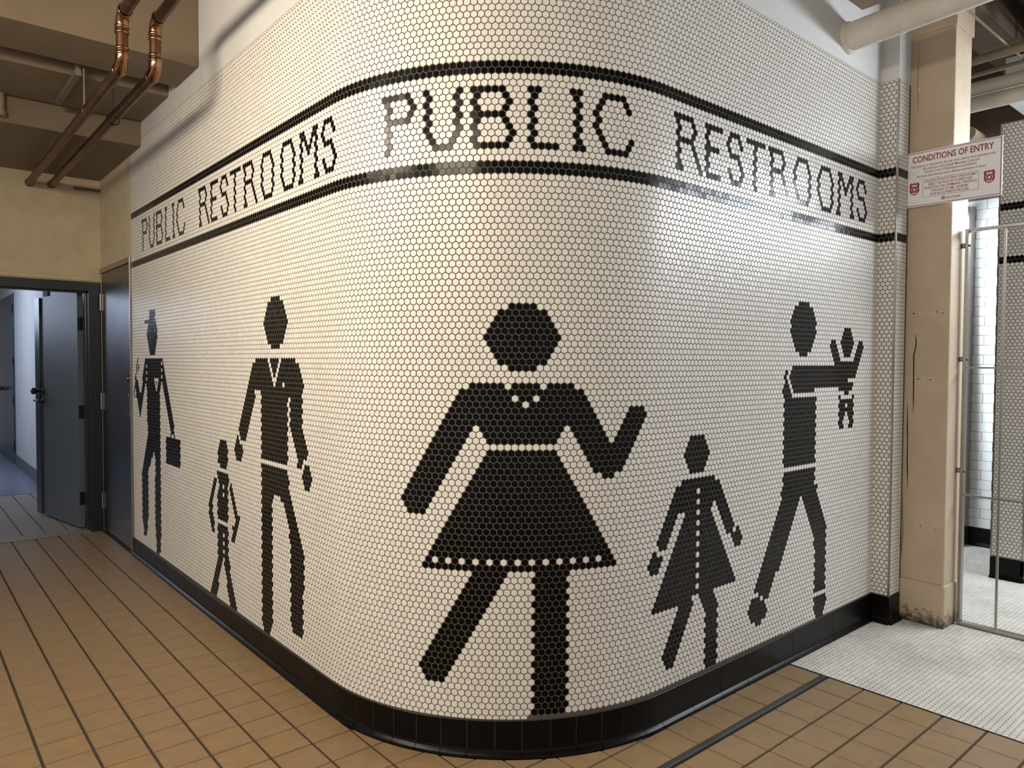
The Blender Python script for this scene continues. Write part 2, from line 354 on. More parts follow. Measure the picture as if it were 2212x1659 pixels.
# lettering (rows 4 to 13)
GLY = {
 'P': [[(0, 4)], [.5, 4.5], [1, 5], [.5, 4.5], [(1, 4)], [.5], [1], [.5], [1], [.5]],
 'U': [[0, 5], [.5, 4.5], [0, 5], [.5, 4.5], [0, 5], [.5, 4.5], [0, 5], [.5, 4.5], [1, 4], [(1.5, 3.5)]],
 'B': [[(0, 4)], [.5, 4.5], [0, 5], [.5, 4.5], [(0, 4)], [.5, 4.5], [0, 5], [.5, 5.5], [0, 5], [(.5, 4.5)]],
 'L': [[0, 1], [.5], [0], [.5], [0], [.5], [0], [.5], [0], [(.5, 3.5)]],
 'I': [[0, 1], [.5], [1], [.5], [1], [.5], [1], [.5], [1], [.5, 1.5]],
 'C': [[(2, 5)], [1.5, 5.5], [1, 6], [.5], [1], [.5], [1], [1.5, 6.5], [2, 6], [(2.5, 5.5)]],
 'R': [[(0, 4)], [.5, 4.5], [1, 5], [.5, 4.5], [(1, 4)], [.5, 4.5], [1, 5], [.5, 5.5], [1, 6], [.5, 1.5, 6.5]],
 'E': [[(0, 4)], [.5], [0], [.5], [(0, 3)], [.5], [0], [.5], [0], [(.5, 3.5)]],
 'S': [[(1, 3)], [.5, 3.5], [0, 4], [.5], [(1, 3)], [3.5], [4], [.5, 4.5], [1, 4], [(1.5, 3.5)]],
 'T': [[(0, 5)], [2.5], [2], [2.5], [2], [2.5], [2], [2.5], [2], [2.5]],
 'O': [[(0, 3)], [-.5, 3.5], [-1, 4], [-1.5, 4.5], [-1, 4], [-1.5, 4.5], [-1, 4], [-.5, 4.5], [0, 4], [(.5, 3.5)]],
 'o': [[(0, 3)], [-.5, 3.5], [-1, 4], [-.5, 4.5], [-1, 4], [-.5, 4.5], [-1, 4], [-.5, 4.5], [0, 4], [(.5, 3.5)]],
 'M': [[0, 1, 5, 6], [.5, 1.5, 4.5, 5.5], [0, 2, 4, 6], [.5, 2.5, 3.5, 5.5], [0, 3, 6], [.5, 5.5], [0, 6], [.5, 5.5], [0, 6], [-.5, .5, 5.5, 6.5]],
}
TXT = [('mosaic_lettering', 'PUBLICRESTROOMS', [-17, -10, -3, 5, 11, 14, 30, 38, 44, 50, 57, 67, 76, 83, 91]),
       ('mosaic_lettering.001', 'PUBLICRESTRooMS', [-142, -135, -128, -120, -114, -111, -94, -86, -80, -74, -67, -57, -48, -41, -33])]
for nm, t, cs in TXT:
    for ch, c0 in zip(t, cs): rows(nm, 4, c0, GLY[ch])
CMIN, CMAX, RMIN, RMAX = -155, 103, -24, 108
for r in (0, 1): put('mosaic_stripe', r, CMIN, CMAX)
for r in (16, 17): put('mosaic_stripe.001', r, CMIN, CMAX)
BLACK = {}
for nm, cells in PIC.items():
    for c in cells: BLACK[c] = nm

# ---- tile geometry
def hexpts(flat, k=0.9934):
    r = flat/math.sqrt(3)
    return np.array([(r*math.sin(math.radians(60*i)), r*k*math.cos(math.radians(60*i))) for i in range(6)])[::-1]   # counter-clockwise
FLAT = 0.0236; INSET = 0.0016; LIFT = 0.0010; SINK = -0.0008
HO, HI = hexpts(FLAT), hexpts(FLAT-INSET)
HFACES = [tuple(range(6, 12))]+[(i, (i+1) % 6, 6+(i+1) % 6, 6+i) for i in range(6)]
def hex_mesh(name, m):
    mb = MB(); mb.add([(x, y, SINK) for x, y in HO]+[(x, y, LIFT) for x, y in HI], HFACES); return mb.mesh(name, m)
HEX_W, HEX_B, HEX_F = hex_mesh('hexagonal_tile', 'white_tile'), hex_mesh('black_tile', 'black_tile'), hex_mesh('floor_tile', 'floor_hex')
def tile_soup(name, arrs, m, parent, **kw):
    """arrs: list of (12,3) vertex arrays, one cut or whole tile each"""
    if not arrs: return None
    V = np.concatenate(arrs).astype(np.float32); k = len(arrs)
    base = (np.arange(k)*12)[:, None]
    loops = np.concatenate([np.array(f) for f in HFACES]); tot = np.array([len(f) for f in HFACES])
    allv = (base+loops[None, :]).ravel()
    me = bpy.data.meshes.new(name); me.vertices.add(len(V)); me.vertices.foreach_set('co', V.ravel())
    me.loops.add(len(allv)); me.loops.foreach_set('vertex_index', allv.astype(np.int32))
    T = np.tile(tot, k); me.polygons.add(len(T)); st = np.concatenate([[0], np.cumsum(T)[:-1]])
    me.polygons.foreach_set('loop_start', st.astype(np.int32)); me.polygons.foreach_set('loop_total', T.astype(np.int32))
    me.polygons.foreach_set('use_smooth', np.zeros(len(T), dtype=bool)); me.materials.append(MT[m]); me.update(calc_edges=True)
    o = link(bpy.data.objects.new(name, me)); setpar(o, parent); return tag(o, kind='stuff', **kw)
def field(parent, frame, u_rng, z_rng, u0, black, limit, pick=None):
    """hexagonal tiles over a vertical face; frame(u)->(x,y),t,n ; returns white list, black dict"""
    cand = []
    c_lo, c_hi = math.floor((u_rng[0]-u0)/P)-1, math.ceil((u_rng[1]-u0)/P)+1
    r_lo, r_hi = math.floor((Z1+RP/2-z_rng[1])/RP)-1, math.ceil((Z1+RP/2-z_rng[0])/RP)+1
    for r in range(r_lo, r_hi+1):
        z = Z1+RP/2-r*RP
        for ci in range(c_lo, c_hi+1):
            c = ci+(.5 if r % 2 else 0); u = u0+c*P
            if u < u_rng[0]-P*.42 or u > u_rng[1]+P*.42 or z > z_rng[1]+P*.42: continue
            zlo = z_rng[0](u) if callable(z_rng[0]) else z_rng[0]
            if pick and not pick(r, u): continue
            cand.append((r, c, u, z, zlo))
    return cand
def lo(zr): return zr
def tiles_on(parent, frame, u_rng, z0, z1, u0, black, limit, skip=None, names=None):
    res = {}; whole = []
    r_lo, r_hi = math.floor((Z1+RP/2-z1)/RP)-1, math.ceil((Z1+RP/2-min(z0(u_rng[0]), z0(u_rng[1]), z0(-2.5)))/RP)+1
    c_lo, c_hi = math.floor((u_rng[0]-u0)/P)-1, math.ceil((u_rng[1]-u0)/P)+1
    for r in range(r_lo, r_hi+1):
        z = Z1+RP/2-r*RP
        for ci in range(c_lo, c_hi+1):
            c = ci+(.5 if r % 2 else 0); u = u0+c*P
            if not (u_rng[0]-.4*P < u < u_rng[1]+.4*P) or z > z1+.4*P or z < z0(u)-.4*P: continue
            if skip and skip(r, u): continue
            (x, y), t, n_ = frame(u)
            who = black(r, c)
            cut = u-P/2 < u_rng[0] or u+P/2 > u_rng[1] or z+P*.6 > z1 or z-P*.6 < z0(u)
            du_lo, du_hi, dz_lo, dz_hi = u_rng[0]+.001-u, u_rng[1]-.001-u, z0(u)+.004-z, z1-.002-z
            ta, tb = np.random.normal(0, .012, 2)
            def ring(h, w):
                hx = np.clip(h[:, 0], du_lo, du_hi) if cut else h[:, 0]; hz = np.clip(h[:, 1], dz_lo, dz_hi) if cut else h[:, 1]
                w = w+(ta*hx+tb*hz if w > 0 else 0)
                return np.stack([x+t[0]*hx+n_[0]*w, y+t[1]*hx+n_[1]*w, z+hz], -1)
            A = np.concatenate([ring(HO, SINK), ring(HI, LIFT)])
            area = 0
            if not cut:
                q, dep = proj(A[6:])
                if dep.min() > 0 and q[:, 0].min() > 0 and q[:, 0].max() < W_ and q[:, 1].min() > 0 and q[:, 1].max() < H_:
                    area = .5*abs(np.sum(q[:, 0]*np.roll(q[:, 1], -1)-np.roll(q[:, 0], -1)*q[:, 1]))
            res.setdefault(who, []).append((area, A, (x, y, z), t, n_))
    return res
def place_tiles(parent, lst, limit, me, name, soup_name, m, soup_parent=None, **kw):
    """the largest `limit` tiles become objects, the rest one mesh"""
    lst = sorted(lst, key=lambda e: -e[0]); big = [e for e in lst[:limit] if e[0] > 0]; rest = lst[len(big):]
    so = tile_soup(soup_name, [e[1] for e in rest], m, soup_parent or parent, **kw)
    for a, A, p, t, n_ in big:
        o = bpy.data.objects.new(name, me)
        o.matrix_world = Matrix(((t[0], 0, n_[0], p[0]), (t[1], 0, n_[1], p[1]), (0, 1, 0, p[2]), (0, 0, 0, 1))) @ Matrix.Rotation(random.gauss(0, .012), 4, 'X') @ Matrix.Rotation(random.gauss(0, .012), 4, 'Y')
        link(o); mw = o.matrix_world.copy(); setpar(o, parent)
    return so

# ------------------------------------------------------------------ wall_center: grout core
def path_us(u0, u1):
    us = [u0]
    k = 40
    for i in range(k+1):
        u = -L4+2*L4*i/k
        if u0 < u < u1: us.append(u)
    us.append(u1); return us
def path_slab(us, z0, z1, o_in, o_out):
    mb = MB(); k = len(us)
    f0 = z0 if callable(z0) else (lambda u: z0); f1 = z1 if callable(z1) else (lambda u: z1)
    vs = []
    for u in us:
        vs += [wp(u, o_out, f0(u)), wp(u, o_out, f1(u)), wp(u, o_in, f1(u)), wp(u, o_in, f0(u))]
    fs = []
    for i in range(k-1):
        a, b = 4*i, 4*i+4
        for j in range(4): fs.append((a+j, b+j, b+(j+1) % 4, a+(j+1) % 4))
    fs += [(0, 1, 2, 3), tuple(4*(k-1)+j for j in (3, 2, 1, 0))]
    fs = [f[::-1] for f in fs]
    return mb.add(vs, fs)
wall = path_slab(path_us(UL, UR), 0.0, ZT, -0.14, 0.0).build('wall_center', 'grout', label='curved wall of white hexagonal mosaic tile with black figures and lettering', kind='structure')
FIG = {
 'mosaic_woman': 'large black mosaic woman in a flared skirt, waving',
 'mosaic_girl': 'small black mosaic girl in a buttoned dress',
 'mosaic_father': 'black mosaic man stretching both arms out to hold a baby',
 'mosaic_baby': 'small black mosaic baby with both arms raised',
 'mosaic_man': 'black mosaic man in an open-collared suit reaching a hand to a child',
 'mosaic_child': 'small black mosaic child in buttoned overalls',
 'mosaic_traveller': 'black mosaic man in a brimmed hat carrying a briefcase',
 'mosaic_lettering': 'black mosaic words PUBLIC RESTROOMS around the rounded corner and right face',
 'mosaic_lettering.001': 'black mosaic words PUBLIC RESTROOMS along the left face',
 'mosaic_stripe': 'double row of black tile above the lettering',
 'mosaic_stripe.001': 'double row of black tile below the lettering',
}
res = tiles_on(wall, wframe, (UL, UR), zb, ZT, U0, lambda r, c: BLACK.get((r, c)), 300, skip=lambda r, u: r >= 107 and .15 < u < 1.7)
place_tiles(wall, res.pop(None), 300, HEX_W, 'hexagonal_tile', 'white_tile_field', 'white_tile')
allb = sorted([(e[0], nm, i) for nm, l in res.items() for i, e in enumerate(l)], reverse=True)[:300]
for nm, l in res.items():
    top = {i for a, q, i in allb if q == nm}
    so = tile_soup(nm.split('.')[0], [e[1] for i, e in enumerate(l) if i not in top], 'black_tile', wall, label=FIG[nm])
    place_tiles(so, [l[i] for i in top], len(top), HEX_B, 'black_tile', 'x', 'black_tile')
bpy.context.view_layer.update()

# base of the mosaic wall: cove tiles
JN = [-4.04]+[-4.04+.2092*i for i in range(1, 17)]+[-.587, -.483, -.380, -.278, -.176, -.074, .032, .134, .242, .343, .45, .55, .655, .76, .967, 1.177, 1.385, 1.599, 1.806, 2.013, 2.22, 2.43, 2.70]
COVE = [(0.022, 0.0), (0.022, 0.006), (0.020, 0.012), (0.015, 0.017), (0.009, 0.022), (0.0055, 0.030), (0.005, 0.045)]
def cove_run(a, b, fr, top, n=1):
    """one base tile from a to b"""
    mb = MB(); vs = []; k = len(COVE)+4
    for i in range(n+1):
        u = a+(b-a)*i/n; zt = top(u)
        pr = COVE+[(0.005, zt-.003), (0.003, zt-.001), (-.012, zt-.001), (-.012, 0.0)]
        vs += [fr(u, o, z) for o, z in pr]
    fs = []
    for i in range(n):
        for j in range(k): fs.append((i*k+j, i*k+(j+1) % k, (i+1)*k+(j+1) % k, (i+1)*k+j))
    fs += [tuple(range(k))[::-1], tuple(n*k+j for j in range(k))]
    return mb.add(vs, fs)
bb = path_slab(path_us(UL, UR), 0.0, lambda u: zb(u)+.003, -0.01, 0.0040).build('baseboard_center', 'base_cap', label='black cove tile base running along the foot of the curved mosaic wall', kind='structure')
for a, b in zip(JN[:-1], JN[1:]):
    cove_run(a+.0014, b-.0014, wp, zb, 4 if min(abs(a), abs(b)) < L4 else 1).build('base_tile', 'base_tile', bb)

# upper white wall over the mosaic
uw = path_slab(path_us(UL+.001, UR), ZT, 4.25, -0.14, 0.001).build('wall_upper', 'white_paint', label='white painted wall strip above the mosaic tile', kind='structure')

# ------------------------------------------------------------------ right pier and partition (flat hex faces)
def flat_frame(o, t, n_):
    return lambda u: ((o[0]+t[0]*u, o[1]+t[1]*u), t, n_)
YP = -0.099; XC = 3.045
stripe = lambda r, c: 'b' if r in (0, 1, 16, 17) else None
def faced(parent, frame, w, z0, z1, u0, lim):
    rs = tiles_on(parent, frame, (0, w), lambda u: z0, z1, u0, stripe, lim)
    place_tiles(parent, rs.get(None, []), lim, HEX_W, 'hexagonal_tile', 'white_tile_field', 'white_tile')
    if rs.get('b'): place_tiles(parent, rs['b'], 24, HEX_B, 'black_tile', 'black_tile_stripe', 'black_tile')
pier = MB().box((XR, YP, 0), (XC+.02, 0.14, ZT)).build('wall_pier', 'grout', label='short tiled wall end between the mosaic wall and the wooden column', kind='structure')
faced(pier, flat_frame((XR, 0), (0, -1), (-1, 0)), -YP, .160, ZT, .006, 220)
faced(pier, flat_frame((XR, YP), (1, 0), (0, -1)), XC-XR, .160, ZT, .011, 40)
MB().box((XR-.004, YP-.004, .155), (XR+.006, YP+.006, ZT+.002), .001).build('corner_trim', 'steel', pier, label='slim steel corner trim')
MB().box((XR, YP, ZT), (XC+.015, 0.14, 4.25)).build('wall_pier_upper', 'white_paint', label='white painted wall above the short tiled wall end', kind='structure')
bp = MB().box((XR-.001, YP-.001, 0), (XC+.01, -.001, .156)).build('baseboard_pier', 'base_cap', label='black tile base of the short tiled wall end', kind='structure')
cove_run(.003, -YP+.006, lambda u, o, z: (XR-o, -u, z), lambda u: .157).build('base_tile', 'base_tile', bp)
cove_run(-.006, XC-XR-.002, lambda u, o, z: (XR+u, YP-o, z), lambda u: .157).build('base_tile', 'base_tile', bp)

XPT, YPA, YPB, ZPT = 4.43, -.165, -.352, 3.13
part = MB().box((XPT, YPB, 0), (5.3, YPA, ZPT)).build('wall_partition', 'grout', label='tiled restroom partition end with two black stripes behind the gate', kind='structure')
faced(part, flat_frame((XPT, YPA), (0, -1), (-1, 0)), YPA-YPB, .150, ZPT, .004, 280)
faced(part, flat_frame((XPT, YPB), (1, 0), (0, -1)), .86, .150, ZPT, .010, 0)
for y in (YPA, YPB):
    MB().box((XPT-.004, y-.005, .15), (XPT+.006, y+.005, ZPT+.006), .001).build('corner_trim', 'steel', part)
MB().box((XPT-.003, YPB, ZPT), (5.3, YPA, ZPT+.006)).build('top_trim', 'steel', part)
b2 = MB().box((XPT-.001, YPB-.001, 0), (5.29, YPA+.001, .146)).build('baseboard_partition', 'base_cap', label='black tile base of the restroom partition', kind='structure')
cove_run(-.005, .098, lambda u, o, z: (XPT-o, YPA-u, z), lambda u: .147).build('base_tile', 'base_tile', b2)
cove_run(.100, YPA-YPB+.005, lambda u, o, z: (XPT-o, YPA-u, z), lambda u: .147).build('base_tile', 'base_tile', b2)
for i in range(4): cove_run(-.005+.2*i, .193+.2*i, lambda u, o, z: (XPT+u, YPB-o, z), lambda u: .147).build('base_tile', 'base_tile', b2)

# restroom back wall: subway tile
XS = 5.355
sw = MB().box((XS, -.6, 0), (XS+.12, 1.2, 2.86)).build('wall_subway', 'subway_grout', label='restroom wall of glossy white subway tile', kind='structure')
TW, TH = .156, .0785
k = 0; z = .150
while z < 2.78:
    y0 = .262-(0 if k % 2 else TW/2)
    sm = MB().box((-.004, -TW/2+.0013, -TH/2+.0013), (.004, TW/2-.0013, TH/2-.0013), .0015).mesh('subway_tile', 'subway') if k == 0 else sm
    for j in range(-3, 6):
        yc = y0-TW/2+.078-j*TW
        if not (-.35 < yc < .62): continue
        o = bpy.data.objects.new('subway_tile', sm); o.location = (XS-.002, yc, z+TH/2); link(o); setpar(o, sw)
    z += TH; k += 1
MB().box((XS, -3.2, 2.86), (XS+.12, 1.6, 3.86)).build('wall_restroom_upper', 'ceiling_brown', label='dark brown wall above the white subway tile', kind='structure')
b3 = MB().box((XS-.002, -.6, 0), (XS+.02, 1.2, .148)).build('baseboard_subway', 'base_cap', label='black tile base below the white subway tile', kind='structure')
for i in range(6): cove_run(-.002+.2*i, .196+.2*i, lambda u, o, z: (XS-o-.004, .62-u, z), lambda u: .148).build('base_tile', 'base_tile', b3)
sp = MB().box((5.20, .262, .01), (5.34, .295, 2.75), .004)
spo = sp.build('steel_door_post', 'steel'); tag(spo, 'brushed steel post beside the white subway tile, behind the gate', 'post')
MB().box((5.30, .295, .012), (5.34, .55, 2.75), .003).build('post_panel', 'steel', spo)

# ------------------------------------------------------------------ floor
XH = 1.962; TP = .1645
floor = MB().box((-3.2, -3.2, -.12), (XH, 5.44, -.004)).build('floor', 'floor_grout', label='brown square quarry tile floor with dark grout joints', kind='structure')
def tile_mesh(name, lx, ly, m):
    return MB().add([(-lx/2, -ly/2, -.006), (lx/2, -ly/2, -.006), (lx/2, ly/2, -.006), (-lx/2, ly/2, -.006),
                     (-lx/2+.002, -ly/2+.002, 0), (lx/2-.002, -ly/2+.002, 0), (lx/2-.002, ly/2-.002, 0), (-lx/2+.002, ly/2-.002, 0)],
                    [(4, 5, 6, 7), (0, 1, 5, 4), (1, 2, 6, 5), (2, 3, 7, 6), (3, 0, 4, 7)]).mesh(name, m)
xs = [-.177+TP*i for i in range(-18, 14)]; xs[-1] = XH-.008
xs = [x for x in xs if x > -3.1]
ysA = [-.018]+[.129+TP*i for i in range(0, 32)]
ysA = [y for y in ysA if y < 5.3]+[5.30]
ysB = [-.217-TP*i for i in range(0, 19)]
def profile_inside(x, y):
    if x >= R and y >= R: return min(x, y)
    if x < R and y < R: return R-math.hypot(R-x, R-y)
    return y if x >= R else x
cells = []
def cell_rows(ys, thick_x):
    for y0, y1 in zip(ys[:-1], ys[1:]):
        if y0 > y1: y0, y1 = y1, y0
        for x0, x1 in zip(xs[:-1], xs[1:]):
            cx, cy = (x0+x1)/2, (y0+y1)/2
            if profile_inside(cx, cy) > .06: continue
            gx, gy = (.0085, .0042) if cx < .25 and cy > .1 else (.005, .0075)
            cells.append((cx, cy, x1-x0-gx, y1-y0-gy))
cell_rows(ysA, True); cell_rows([-.182, -.018], False); cell_rows(ysB, False)
def clip_q(cx, cy, lx, ly): return cx, cy, lx, ly
meas = []
for cx, cy, lx, ly in cells:
    q, d = proj([(cx+sx*lx/2, cy+sy*ly/2, 0) for sx, sy in ((-1, -1), (1, -1), (1, 1), (-1, 1))])
    vis = d.min() > .2 and q[:, 0].max() > 0 and q[:, 0].min() < W_ and q[:, 1].min() < H_+20
    a = .5*abs(np.sum(q[:, 0]*np.roll(q[:, 1], -1)-np.roll(q[:, 0], -1)*q[:, 1])) if vis else 0
    meas.append((a, cx, cy, lx, ly))
meas.sort(reverse=True)
cache = {}
for a, cx, cy, lx, ly in [e for e in meas[:300] if e[0] > 0]:
    key = (round(lx, 3), round(ly, 3))
    if key not in cache: cache[key] = tile_mesh('floor_tile', lx, ly, 'quarry')
    o = bpy.data.objects.new('floor_tile', cache[key]); o.location = (cx, cy, random.uniform(-.0006, .0006)); link(o); setpar(o, floor)
rest = MB()
for a, cx, cy, lx, ly in [e for i, e in enumerate(meas) if i >= 300 or e[0] <= 0]:
    rest.add([(cx+sx*lx/2, cy+sy*ly/2, -.006) for sx, sy in ((-1, -1), (1, -1), (1, 1), (-1, 1))]+[(cx+sx*(lx/2-.002), cy+sy*(ly/2-.002), 0) for sx, sy in ((-1, -1), (1, -1), (1, 1), (-1, 1))],
             [(4, 5, 6, 7), (0, 1, 5, 4), (1, 2, 6, 5), (2, 3, 7, 6), (3, 0, 4, 7)])
rest.build('floor_tile_field', 'quarry', floor, kind='stuff')
# expansion joint
ej = MB().box((-3.1, -.2135, -.01), (XH-.006, -.1855, .0005)).build('expansion_joint', 'black_metal', floor, label='black expansion joint strip with thin bright edge')
MB().box((-3.1, -.2045, -.005), (XH-.006, -.2025, .0016)).build('bright_edge', 'steel', ej)
MB().box((-3.1, -.1935, -.005), (XH-.006, -.1925, .0012)).build('bright_edge', 'galv', ej)
MB().box((XH-.006, -3.1, -.01), (XH+.001, .0, .001)).build('floor_divider', 'black_metal', floor)

# hexagon floor of the restroom entrance
hf = MB().box((XH, -3.2, -.12), (6.6, 1.6, -.0035)).build('floor_restroom', 'hexfloor_grout', label='white hexagonal mosaic floor at the restroom entrance', kind='structure')
FK = .0254/.0236*.93
hl = []
for i in range(0, 160):
    for j in range(-130, 45):
        y = j*RP; x = XH+.002+P*(i+(.5 if j % 2 else 0))
        if x > 6.3: continue
        if y > .02 and x < XR+.1: continue
        q, d = proj((x, y, 0))
        if d < .3 or q[0] < 1300 or q[0] > 3300 or q[1] > 2600: continue
        if x < XH+P*.45: 
            if x < XH+.001: continue
        ang = lambda h: np.stack([x+np.clip(h[:, 1]*0+h[:, 0], XH+.003-x, 9), y+h[:, 1]], -1)
        o_ = ang(HO*1.03); i_ = ang(HI*1.03)
        A = np.concatenate([np.c_[o_, np.full(6, -.0045)], np.c_[i_, np.zeros(6)]])
        # face points along +-y : flats run along y
        inside = 0 < q[0] < W_ and 0 < q[1] < H_ and x > XH+P*.6
        hl.append((1e4/d**3 if inside else 0, A, (x, y, 0), None, None))
hl.sort(key=lambda e: -e[0])
HEXF = MB().add([(x*1.03, y*1.03, -.0045) for x, y in HO]+[(x*1.03, y*1.03, 0) for x, y in HI], HFACES).mesh('floor_tile', 'floor_hex')
big = [e for e in hl[:300] if e[0] > 0]
for e in big:
    o = bpy.data.objects.new('floor_tile', HEXF); o.location = e[2]; link(o); setpar(o, hf)
tile_soup('floor_tile_field', [e[1] for e in hl[len(big):]], 'floor_hex', hf)

# ------------------------------------------------------------------ wooden column
CX0, CX1, CY0, CY1 = 3.066, 3.315, -.088, -.328
colo = empty('wooden_column', (3.18, -.208, 0)); tag(colo, 'tan painted timber column with cracks, beside the mosaic wall', 'column')
MB().box((CX0, CY1, .24), (CX1, CY0, 3.36), .008).build('shaft', 'column_paint', colo)
MB().box((CX0-.012, CY1-.008, 3.345), (CX1+.01, CY0+.006, 3.75), .004).build('capital', 'column_paint', colo)
MB().box((CX0-.008, CY1-.008, .0), (CX1+.012, CY0+.008, .243), .010).build('plinth', 'plinth', colo, label='scuffed plinth, blackened at the foot')
def crack(pts, w, face_x=CX0, name='crack', m='crack'):
    """a tapering gap on the column's front face, pts as (y, z)"""
    mb = MB(); n = len(pts); vs = []
    for i, (y, z) in enumerate(pts):
        ww = w*(1 if 0 < i < n-1 else .15)*random.uniform(.7, 1.2)
        vs += [(face_x-.0008, y+ww/2, z), (face_x-.0008, y-ww/2, z), (face_x+.004, y-ww/2, z), (face_x+.004, y+ww/2, z)]
    fs = []
    for i in range(n-1):
        a, b = 4*i, 4*i+4
        for j in range(4): fs.append((a+j, a+(j+1) % 4, b+(j+1) % 4, b+j))
    mb.add(vs, fs); return mb.build(name, m, colo)
crack([(-.150, 1.66), (-.157, 1.62), (-.155, 1.58), (-.146, 1.54), (-.147, 1.45), (-.148, 1.38), (-.149, 1.29), (-.150, 1.20)], .006)
crack([(-.117, 1.27), (-.119, 1.18), (-.120, 1.10), (-.123, 1.02), (-.122, .95), (-.125, .86), (-.128, .76)], .006)
crack([(-.136, 3.30), (-.138, 3.18), (-.134, 3.12), (-.139, 3.0), (-.137, 2.9)], .0015)
crack([(-.104, .75), (-.103, .62), (-.108, .52), (-.101, .42), (-.106, .36)], .003)
for zz, yy in ((1.775, (-.115, -.30)), (1.405, (-.11, -.30))):
    for i in range(16):
        y = random.uniform(yy[1], yy[0]); z = zz+random.uniform(-.006, .006); s_ = random.uniform(.003, .009)
        MB().box((CX0-.0006, y-s_, z-.003), (CX0+.003, y+s_, z+.003)).build('paint_chip', 'chip', colo)
for y, z, s_ in ((-.145, 3.045, .009), (-.285, 2.78, .004), (-.175, .95, .004), (-.21, .965, .003), (-.28, .55, .003), (-.20, .56, .004)):
    MB().box((CX0-.0006, y-s_*.6, z-s_), (CX0+.003, y+s_*.6, z+s_)).build('paint_chip', 'chip' if z > .7 else 'crack', colo)

# ------------------------------------------------------------------ sign
SY0, SY1, SZ0, SZ1, SX = -.091, -.567, 2.378, 2.687, 3.049
sg = empty('entry_sign', (SX, (SY0+SY1)/2, SZ0)); tag(sg, 'white sign with red border headed CONDITIONS OF ENTRY fixed to the column', 'sign')
def sfr(u, v, w): return (SX-w, SY0+(SY1-SY0)*u, SZ1-(SZ1-SZ0)*v)
MB().prism([(0, 0), (0, 1), (1, 1), (1, 0)], -.004, .0, sfr).build('panel', 'sign_white', sg)
def frame_poly(name, u0, v0, u1, v1, tu, tv, w=.0008, m='sign_red'):
    mb = MB()
    for a, b, c_, d in ((u0, v0, u1, v0+tv), (u0, v1-tv, u1, v1), (u0, v0+tv, u0+tu, v1-tv), (u1-tu, v0+tv, u1, v1-tv)):
        mb.prism([(a, b), (a, d), (c_, d), (c_, b)], .0, w, sfr)
    return mb.build(name, m, sg)
frame_poly('border', .012, .018, .988, .982, .0065, .010)
frame_poly('text_box', .186, .522, .772, .846, .0028, .0045)
def text(s, u0, u1, vc, hv, bold=0.0):
    cu = bpy.data.curves.new('t', 'FONT'); cu.body = s; cu.offset = bold; cu.resolution_u = 2; cu.extrude = 0
    o = bpy.data.objects.new('t', cu); COL.objects.link(o); bpy.context.view_layer.update()
    me = bpy.data.meshes.new_from_object(o.evaluated_get(bpy.context.evaluated_depsgraph_get()))
    bpy.data.objects.remove(o); bpy.data.curves.remove(cu)
    co_ = np.zeros(len(me.vertices)*3); me.vertices.foreach_get('co', co_); co_ = co_.reshape(-1, 3)
    x0, x1 = co_[:, 0].min(), co_[:, 0].max()
    out = np.zeros_like(co_)
    for i, (x, y, _) in enumerate(co_):
        u = u0+(x-x0)/(x1-x0)*(u1-u0); v = vc+hv/2-y/0.72*hv
        out[i] = sfr(u, v, .0009)
    me.vertices.foreach_set('co', out.ravel()); me.materials.clear(); me.materials.append(MT['sign_red']); me.update()
    to = bpy.data.objects.new('lettering', me); link(to); setpar(to, sg); return to
text('CONDITIONS OF ENTRY', .068, .915, .135, .115, .016)
text('This property is reserved for the use of our patrons and customers only.', .05, .935, .262, .042, .004)
text('All violations of the Seattle Municipal Code and', .185, .772, .325, .042, .004)
text('Revised Code of Washington are prohibited.', .207, .75, .385, .042, .004)
text('No Entry after business hours without permission of owner.', .122, .846, .452, .042, .004)
text('VIOLATION OF ANY OF THESE CONDITIONS MAY', .205, .755, .562, .043, .004)
text('SUBJECT THE VIOLATOR TO ARREST AND', .243, .708, .622, .043, .004)
text('PROSECUTION FOR', .205, .425, .682, .043, .004)
text('CRIMINAL TRESPASS', .437, .755, .682, .043, .004)
text('PURSUANT TO SMC 12A.08.040', .285, .665, .742, .043, .004)
text('RCW 9A.52.070/RCW 9A.52.080', .272, .672, .802, .043, .004)
text('City of Seattle', .437, .59, .902, .045, .004)
def shield(uc, vc):
    hw, hh = .056, .115; A = (SY0-SY1)/(SZ1-SZ0)
    pts = [(-1, -.72), (-.62, -1), (-.3, -.82), (0, -1), (.3, -.82), (.62, -1), (1, -.72), (.9, -.2), (.98, .35), (.6, .78), (0, 1), (-.6, .78), (-.98, .35), (-.9, -.2)]
    q = lambda L, k=1: [(uc+a*hw*k, vc+b*hh*k) for a, b in L][::-1]
    e = MB().prism(q(pts), 0, .0008, sfr).build('shield_emblem', 'sign_red', sg, label='red shield emblem')
    MB().prism(q([(-.55, -.62), (-.55, -.4), (.55, -.4), (.55, -.62)][::1]), 0, .0011, sfr).build('emblem_band', 'sign_white', e)
    ring = [(.62*math.cos(t), .08+.42*math.sin(t)) for t in np.linspace(0, 2*math.pi, 18)[:-1]]
    MB().prism(q(ring[::-1])[::-1], 0, .0010, sfr).build('emblem_ring', 'sign_white', e)
    MB().prism(q([(.52*a/.62, b) for a, b in ring][::-1])[::-1], 0, .0012, sfr).build('emblem_disc', 'sign_red', e)
    MB().prism(q([(-.25, -.15), (-.12, .3), (0, .38), (.12, .3), (.25, -.15), (0, .0)]), 0, .0014, sfr).build('emblem_figure', 'sign_white', e)
    MB().prism(q([(-.6, .52), (-.35, .7), (0, .82), (.35, .7), (.6, .52), (.3, .58), (0, .66), (-.3, .58)]), 0, .0012, sfr).build('emblem_scroll', 'sign_white', e)
shield(.095, .665); shield(.876, .66)
